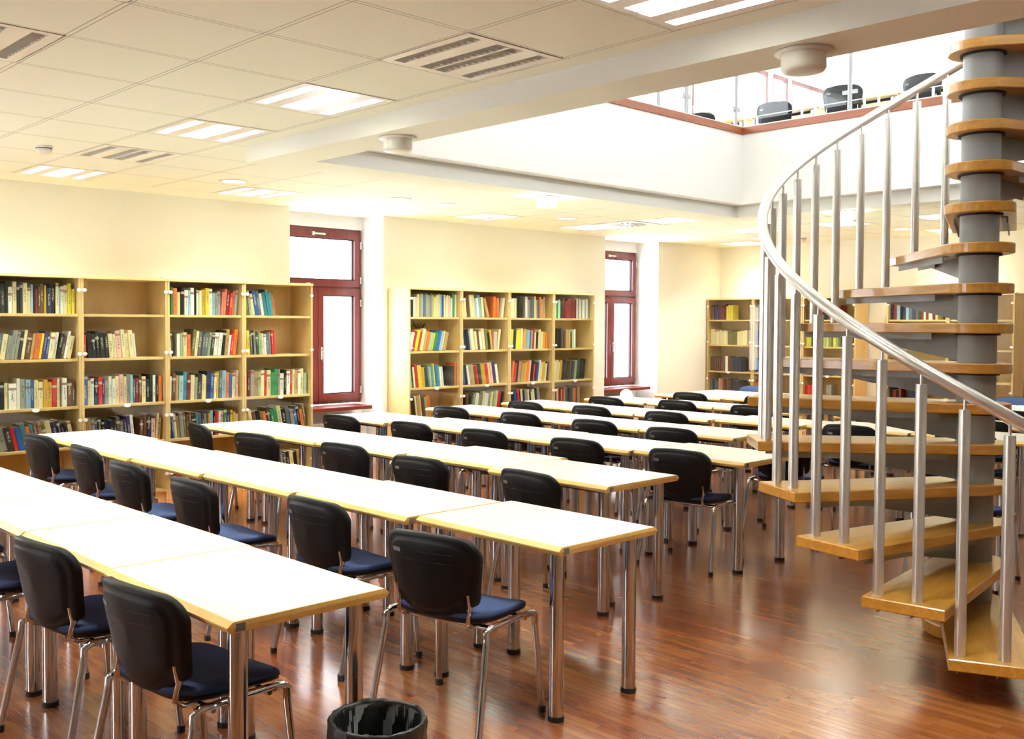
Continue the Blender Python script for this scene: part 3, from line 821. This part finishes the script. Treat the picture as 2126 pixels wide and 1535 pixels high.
def parse(s):
    """'kkc>12 wwl |.05 hh<10 ..' : letters are books; >n / <n lean that group n degrees to the right / left; |x leaves a gap of x metres; capitals are colours of their own;
       a digit 1-9 after a letter sets the width in 6 mm steps"""
    out = []; dflt = 0.0
    for tok in s.split():
        if tok[0] == '|': out.append(('gap', float(tok[1:]))); continue
        if tok[0] == '@': dflt = float(tok[1:]); continue
        ang = dflt
        for ch in '<>':
            if ch in tok:
                tok, a = tok.split(ch); ang = (1 if ch == '>' else -1)*float(a)
        k = 0
        while k < len(tok):
            w = None
            if k+1 < len(tok) and tok[k+1].isdigit(): w = int(tok[k+1]); out.append(('b', tok[k], w, ang)); k += 2
            else: out.append(('b', tok[k], None, ang)); k += 1
    return out

def lay(s, width, hmax, hmin, rng, fill=None):
    """positions of the books of one compartment: list of (x, w, d, h, angle, colour)"""
    items = parse(s)
    nb = [i for i in items if i[0] == 'b']
    res = []
    ws = [(i[2]*.006 if i[2] else rng.uniform(.016, .034)) for i in nb]
    hs = [rng.uniform(hmin, hmax) for _ in nb]
    gaps = sum(i[1] for i in items if i[0] == 'gap')
    # extra room needed where the lean changes
    extra = 0; prev = 0; q = 0
    for i in items:
        if i[0] != 'b': continue
        a = i[3]
        if a < 0 and prev >= 0: extra += hs[q]*math.sin(R(-a))
        elif a < prev < 0: extra += hs[q]*math.sin(R(prev-a))
        elif prev > a > 0: extra += hs[q-1]*math.sin(R(prev-a))
        if prev > 0 and a <= 0: extra += hs[q-1]*math.sin(R(prev))
        prev = a; q += 1
    if prev > 0: extra += hs[-1]*math.sin(R(prev))
    tot = sum(w/math.cos(R(i[3])) for w, i in zip(ws, nb))
    target = fill if fill else width - .012
    sc = (target - gaps - extra - .0009*len(nb))/tot
    sc = max(.35, min(1.5, sc))
    x = .004; prev = 0; q = 0; lasth = 0
    for i in items:
        if i[0] == 'gap':
            if prev > 0: x += lasth*math.sin(R(prev)); prev = 0
            x += i[1]; continue
        a = i[3]; w = ws[q]*sc; h = hs[q]
        if prev > 0 and a <= 0: x += lasth*math.sin(R(prev))
        if a < 0 and prev >= 0: x += h*math.sin(R(-a))
        elif a < prev < 0: x += h*math.sin(R(prev-a))
        elif prev > a > 0: x += lasth*math.sin(R(prev-a))
        fw = w/math.cos(R(a))
        res.append((x, w, rng.uniform(.15, .20), h, a, i[1])); x += fw + .0008; prev = a; lasth = h; q += 1
    return res
def book_matrix(ox, oy, oz, x, w, a):
    """pivot on the lower corner on the side it leans to"""
    ra = R(a)
    if a >= 0:
        px = x + w/math.cos(ra); base = Vector((-w, 0, 0))
    else:
        px = x; base = Vector((0, 0, 0))
    return Matrix.Translation((ox+px, oy, oz)) @ Matrix.Rotation(ra, 4, 'Y') @ Matrix.Translation(base)

BAY = ['end bookcase', 'half-empty bookcase', 'fullest bookcase', 'bookcase by the window']
SHN = ['top', 'second', 'third', 'fourth', 'bottom']
STOCK = [
 ['K3o3c>7 @0 kKk4wck3K cclk2R3n3Oh Bk c l2 wcy5y4', '@9 lgSc gggK cn toyu bc w @12 k n w3c', '@0 g3Ygk5 c |.006 w7w3g l b3 c c h4h4 r c |.02 w n n3', '@-13 g6g7KrbToTntOcBBkKc4', ''],
 ['', 'r4 @-5 k5k4k4k5k4 ccpcccw', 'b6 c4 w B r5 u3 g w4w4 cp c4 gl S R n c kk wko', '@-6 ct gS kkBkK G g B u w @0 |.05 nn4 B p ct>5', ''],
 ['ke o ck wl w kw ch yw l g g5 @5 ssR r o g4', '@-4 ck3 @0 |.03 wac o5 @7 Oc GGSaKwwk tw ro', '@2 wn tlTR4 cgKc3 c3 B b c3 h Slob cp', '@-6 kbct gO nnk TSBg @0 hl k r w p e u yhc', 'rgc rRg5 c'],
 ['@-9 Oac b6 SwTTTTo', '@-3 oyG3kgEac3 wSgr3r3', '@1 nR gtac r3c e5e g w k w r3 ct w c a', '@-11 tcnkO ok e4e c kSgb4 k o4O', '@-8 SSkck tc'],
]
def book_objs():
    cnt = 0
    for bay in range(4):
        for sh in range(5):
            s = STOCK[bay][sh]
            if not s: continue
            rng = random.Random(100 + bay*10 + sh)
            zs_ = (SHZ + [.103])[sh]
            hmax = {0: .265, 1: .255, 2: .265, 3: .25, 4: .26}[sh]; hmin = hmax - .06
            fill = {(1, 1): .50, (3, 0): .37, (3, 1): .36, (2, 4): .30, (3, 4): .30}.get((bay, sh))
            if sh == 4:
                off = .40 if bay == 3 else .08
            else: off = 0
            res = lay(s, .75, hmax, hmin, rng, fill)
            for k, (x, w, d, h, a, ch) in enumerate(res):
                mbk = MB(); book_geo(mbk, w, d, h)
                o = mbk.build('book', ['book', 'pages'])
                o.matrix_world = book_matrix(B1X[bay] + .022 + off, BY + .055 + rng.uniform(0, .015), zs_ + .0005, x, w, a)
                rgb, cn = PAL[ch]; j = rng.uniform(.85, 1.1)
                o.color = (*[min(1, c*j) for c in srgb(*rgb)], 1)
                adj = 'thick' if w > .034 else ('slim' if w < .018 else 'medium')
                lean = ' leaning' if abs(a) > 6 else ''
                tag(o, '%s%s %s book, %s from left, %s shelf of %s' % (adj, lean, cn, ORD[k], SHN[sh], BAY[bay]), 'book', 'books on the %s shelf of the %s' % (SHN[sh], BAY[bay]))
                cnt += 1
    return cnt
NB = book_objs()
print('books', NB)

STOCK2 = [
 ['cBw cctlS ggggY ccc lb4 ccc pw e c', '@14 w5ryr ct o aY eb lct', '@-7 aKcr yyhE S aT ybTw4w @0 |.10 K7 o4', '@-8 oREctc na oo'],
 ['@-7 cc n6 cc lwlc @-18 t5 @0 |.06 oo5 @8 gc', '@-9 lBBawcc nwc5 O4kh @0 |.01 p6 @8 c4', '@-10 bBwgt6 nrE hh4r cp u w', 'kkn k5 |.01 @9 awagc4 w gcac rk'],
 ['owcc kkk nw4 g5G Sch b o3 tt', '@3 yy B yycht lb gr ckcch o', '@7 bor B tt hho5 p k r3B u wchc B', '@-7 GB brkcB g ckwcB g'],
 ['gmemE RRR RRR wgwgwgwg', 'YkkkkGnttn m5 w', '@7 ccch KkKknkEgE kkk', 'gwnpR trgG kESont g'],
]
def mass_compartment(mb, s, origin, rz, width, zsh, hmax, seed, fill=None):
    rng = random.Random(seed)
    base = Matrix.Translation(origin) @ Matrix.Rotation(rz, 4, 'Z')
    for (x, w, d, h, a, ch) in lay(s, width, hmax, hmax-.05, rng, fill):
        rgb, _ = PAL[ch]; j = rng.uniform(.85, 1.1)
        X = base @ book_matrix(.022, .055 + rng.uniform(0, .015), zsh + .0005, x, w, a)
        book_geo(mb, w, d, h, 0, 0, tuple(min(1, c*j) for c in srgb(*rgb)), X)
mb = MB()
for bay in range(4):
    for sh in range(4):
        if STOCK2[bay][sh]: mass_compartment(mb, STOCK2[bay][sh], (B2X[bay], BY, 0), 0, .75, SHZ[sh], .27 if sh != 1 else .255, 500+bay*7+sh, {(0, 3): .36, }.get((bay, sh)))
STOCK3 = {8.87: ['RnuuuRnRyyy', 'cccccccc |.02 OOO cccc', 'nnnnnnn w nnBBBB', 'GBGG tt4 RRnn BkBk'],
          8.07: ['gglSuS bb lBl', 'SSuu gg lSS', 'bbul SSrr', 'ooBkRk'],
          7.27: ['nRnkRnkBnRkR', 'YYEE |.02 OYaYaOYaOEaYO', 'RRBnnR kBKk', 'rrr |.2 gg'],
          6.04: ['BRlkBlSBGKRwRwR c', 'aYaYaYcc lw pwrcp', 'nkRRkBBk', 'kRkR |.1 BBBw'],
          5.25: ['RnRkBo', 'kBkk |.3 k', 'BBGBGBGB', 'rrr']}
for y, st in STOCK3.items():
    for sh in range(4):
        mass_compartment(mb, st[sh], (13.5, y, 0), -PI/2, .75, SHZ[sh], .24, int(y*100)+sh, .70 if sh != 3 else .6)
tag(mb.build('remaining_books', ['bookmass']), 'packed rows of older books behind glass in the farther bookcases', 'books', kind='stuff')

# dried twigs on the second bookcase group
o = empty('dried_twigs', (B2X[0]+.42, BY+.325, SHZ[1])); tag(o, 'dark dried twigs standing behind books in the first bookcase after the niche', 'dried twigs')
mb = MB(); mb.revolve([(.001, .002), (.022, .002), (.03, .10), (.022, .20), (.025, .22)], n=20); mb.build('vase', 'twig', o)
mb = MB()
for k in range(12):
    t = 2*PI*k/12 + rnd.uniform(-.2, .2); l = rnd.uniform(.08, .13)
    mb.tube([(0, 0, .18), (l*.4*math.cos(t), l*.1*math.sin(t), .25), (l*math.cos(t), l*.25*math.sin(t), .29+rnd.uniform(0, .05))], .003, 5)
mb.build('branches', 'twig', o)

# ------------------------------------------------------------------ spiral staircase
SX, SY, RISE, STEP = 5.516, 1.995, .205, 18.6
st = empty('spiral_staircase', (SX, SY, 0)); tag(st, 'spiral staircase with oak treads, grey steel column and curved steel handrail', 'staircase')
RO, RN, TH = 1.14, .165, .052
def tread_geo():
    """outline in local axes with the long axis along +x"""
    h = R(STEP/2 - .45)
    c1 = Vector((RO*math.cos(h), RO*math.sin(h)))
    # tangent points from the corner to the nose circle
    d = c1.length; al = math.acos(RN/d); base = math.atan2(c1.y, c1.x)
    t1 = base + al
    pts = [(c1.x, -c1.y), (c1.x, c1.y)]
    n = 26
    a0, a1 = t1, 2*PI - t1
    pts += [(RN*math.cos(a0+(a1-a0)*k/n), RN*math.sin(a0+(a1-a0)*k/n)) for k in range(n+1)]
    return pts, t1
TP, TT = tread_geo()
def inset(pts, d):
    out = []; n = len(pts)
    for k in range(n):
        p0, p1, p2 = Vector(pts[k-1]), Vector(pts[k]), Vector(pts[(k+1) % n])
        n1 = Vector((-(p1-p0).y, (p1-p0).x)).normalized(); n2 = Vector((-(p2-p1).y, (p2-p1).x)).normalized()
        m = (n1+n2); m = m/max(.3, m.dot(n1)) if m.length > 1e-6 else n1
        out.append(tuple(p1 + m*d))
    return out
NT = 17
tread_p = None
def zrail(th): return RISE*((204.6-th)/STEP + 1) + 1.062
for n in range(1, NT+1):
    thc = 204.6 - STEP*(n-1)
    if tread_p is None:
        mb = MB(); i1 = inset(TP, .004)
        mb.loft([[(x, y, -TH) for x, y in i1], [(x, y, -TH+.004) for x, y in TP], [(x, y, -.005) for x, y in TP], [(x, y, 0) for x, y in i1]], 0, False, True, True)
        tr = mb.build('tread', 'oak', st); tread_p = tr
        # steel bracket below: tapered web, two edge angles, a short middle angle, collar on the column
        q = MB(); zb = -TH
        q.plate([(.085, 0, zb), (.92, 0, zb), (.92, 0, zb-.012), (.085, 0, zb-.148)], .012)
        for s in (-1, 1):
            a = Vector((.17, s*.125, 0)); b = Vector((1.04, s*.135, 0)); dn = Vector((0, 0, -.034))
            za = Vector((0, 0, zb))
            q.plate([a+za, b+za, b+za+dn, a+za+dn], .006)
            ii = Vector((0, -s*.03, 0)); lo = Vector((0, 0, zb-.003))
            q.plate([a+lo, b+lo, b+lo+ii, a+lo+ii], .005)
        q.plate([(.7, .018, zb-.003), (1.06, .018, zb-.003), (1.06, -.018, zb-.003), (.7, -.018, zb-.003)], .006)
        q.plate([(.7, .018, zb), (1.06, .018, zb), (1.06, .018, zb-.03), (.7, .018, zb-.03)], .005)
        q.build('bracket', 'grey', tr)
        q = MB(); q.revolve([(.093, zb-.010), (.108, zb-.010), (.108, zb), (.093, zb)], n=36, smooth=False); q.build('collar', 'rubber', tr)
    else: tr = copy_tree(tread_p, st)
    tr.location = (0, 0, n*RISE); tr.rotation_euler = (0, 0, R(thc))
    for off in (-6.9, 2.35):
        th = thc + off; z1 = zrail(th) - .075; a = R(th); rr = 1.06
        q = MB(); q.cyl((rr*math.cos(a), rr*math.sin(a), n*RISE), (rr*math.cos(a), rr*math.sin(a), z1), .0235, n=18); bl = q.build('baluster', 'alu', st)
        q = MB(); q.cyl((rr*math.cos(a), rr*math.sin(a), z1-.002), (rr*math.cos(a), rr*math.sin(a), z1+.055), .0065, n=10); q.build('pin', 'alu', bl)
mb = MB(); mb.revolve([(.092, .0), (.092, 4.75)], n=48, cap1=True); mb.build('column', 'grey', st)
mb = MB(); mb.revolve([(.001, 0), (.20, 0), (.21, .02), (.235, .022), (.235, .078), (.228, .084), (.001, .084)], n=40, smooth=False); mb.build('base', 'oak', st)
mb = MB(); th = 226.0; path = []
while th > 204.6 - STEP*NT:
    a = R(th); path.append((1.075*math.cos(a), 1.075*math.sin(a), zrail(th))); th -= 3
mb.tube(path, .028, 18); mb.build('handrail', 'alu', st)

# ------------------------------------------------------------------ waste bin
o = empty('waste_bin', (1.915, 2.435, 0)); tag(o, 'black round waste bin lined with a crinkled black bag beside the front table', 'waste bin')
mb = MB(); mb.revolve([(.001, .0), (.105, .0), (.112, .01), (.143, .385), (.139, .39), (.108, .015), (.001, .012)], n=40); mb.build('body', 'rubber', o)
mb = MB(); n = 120; rings = []
rg = random.Random(3)
ph = [rg.uniform(0, 6.28) for _ in range(8)]
def wob(t, k): return sum(math.sin(t*q+ph[j]+k*1.7)/(1+j*.4) for j, q in enumerate((5, 9, 14, 19, 27, 33, 41, 52)))*.0016
for k, (r_, z) in enumerate([(.10, .05), (.118, .18), (.130, .30), (.136, .375), (.140, .396), (.147, .402), (.1505, .394), (.150, .375), (.1475, .33), (.146, .30)]):
    amp = (1.2, 2, 2, 1.6, 1.2, 1.0, 1.2, 2.0, 2.2, 3.0)[k]
    rings.append([((r_ + (abs(wob(2*PI*i/n, k)) if k > 4 else wob(2*PI*i/n, k))*amp)*math.cos(2*PI*i/n), (r_ + (abs(wob(2*PI*i/n, k)) if k > 4 else wob(2*PI*i/n, k))*amp)*math.sin(2*PI*i/n), z + wob(2*PI*i/n, k+3)*1.2) for i in range(n)])
mb.loft(rings, 0, True, True, False); mb.build('liner', 'bag', o)

# ------------------------------------------------------------------ upper floor
gb = empty('glass_balustrade', (VX1, VY1, 3.635)); tag(gb, 'glass balustrade with steel posts along the upper floor edge', 'balustrade')
posts = [(7.69, VY1+.035), (8.13, VY1+.035), (9.0, VY1+.035), (6.3, VY1+.035), (4.9, VY1+.035), (VX1+.035, 4.46), (VX1+.035, 3.3), (VX1+.035, 2.1), (VX1+.035, .9)]
for x, y in posts:
    lx, ly = x-VX1, y-VY1
    mb = MB(); mb.cyl((lx, ly, 0), (lx, ly, 1.0), .021, n=16); p = mb.build('post', 'post', gb)
    for z in (.17, .75):
        q = MB(); ux = y > VY1
        if ux: q.box((lx-.07, ly-.012, z-.018), (lx+.07, ly+.012, z+.018))
        else: q.box((lx-.012, ly-.07, z-.018), (lx+.012, ly+.07, z+.018))
        q.build('clamp', 'post', p)
xsn = sorted(p[0] for p in posts if p[1] > VY1); 
for a, b in zip(xsn, xsn[1:]):
    mb = MB(); mb.box((a-VX1+.035, .031, .06), (b-VX1-.035, .039, .95)); mb.build('glass_panel', 'pane', gb)
ysn = sorted([p[1] for p in posts if p[1] <= VY1] + [VY1+.035])
for a, b in zip(ysn, ysn[1:]):
    mb = MB(); mb.box((.031, a-VY1+.035, .06), (.039, b-VY1-.035, .95)); mb.build('glass_panel', 'pane', gb)
mb = MB(); mb.box((.028, VY0-VY1+.1, .085), (.042, 0, .092)); mb.box((VX0-VX1+.6, .028, .085), (-.02, .042, .092))
for k in range(8):
    for d in (-.05, .22):
        y = -.12 - k*.62 + d*.5; mb.box((.028, y-.010, 0), (.042, y+.010, .085))
mb.build('bottom_rail', 'white', gb)
for k, (x, y, a, w) in enumerate(((11.30, 7.62, 4, 'beside the upper window band'), (11.42, 6.60, 8, 'second from the upper windows'), (11.20, 5.60, 10, 'behind the tall balustrade post'), (11.35, 4.78, -10, 'behind the curved handrail'))):
    chair(x, y, a, 'black-backed chair on the upper floor behind glass, ' + w, 'chairs on the upper floor', z=Z2)
for k, (y0, w) in enumerate(((7.15, 'beside the upper window band'), (6.15, 'second from the upper windows'), (5.15, 'behind the tall balustrade post'), (4.15, 'behind the curved handrail'))):
    table(11.68, y0, y0+.98, .68, 'white-topped table on the upper floor, ' + w, 0, Z2, 'tables on the upper floor')
o = copy_tree(protos[0]); o.location = (12.3, 5.2, ZT-.005); tag(o, 'grey-louvred ceiling light high above the upper floor', 'ceiling light', 'upper hall lights')

# ------------------------------------------------------------------ light
w = bpy.data.worlds.new('sky'); scene.world = w; w.use_nodes = True
t = w.node_tree; bg = t.nodes['Background']; bg.inputs[0].default_value = (.90, .95, 1.0, 1); bg.inputs[1].default_value = 2.6

scene.view_settings.view_transform = 'Standard'; scene.view_settings.look = 'None'
scene.view_settings.gamma = 1; scene.view_settings.use_curve_mapping = False
scene.view_settings.exposure = 2.6
cyc = scene.cycles
cyc.max_bounces = 8; cyc.diffuse_bounces = 5; cyc.glossy_bounces = 4; cyc.transmission_bounces = 4; cyc.transparent_max_bounces = 12
cyc.sample_clamp_indirect = 6.0; cyc.caustics_reflective = False; cyc.caustics_refractive = False
cyc.use_adaptive_sampling = True; cyc.adaptive_threshold = .02
cyc.use_denoising = True
try: cyc.denoiser = 'OPENIMAGEDENOISE'
except Exception: pass
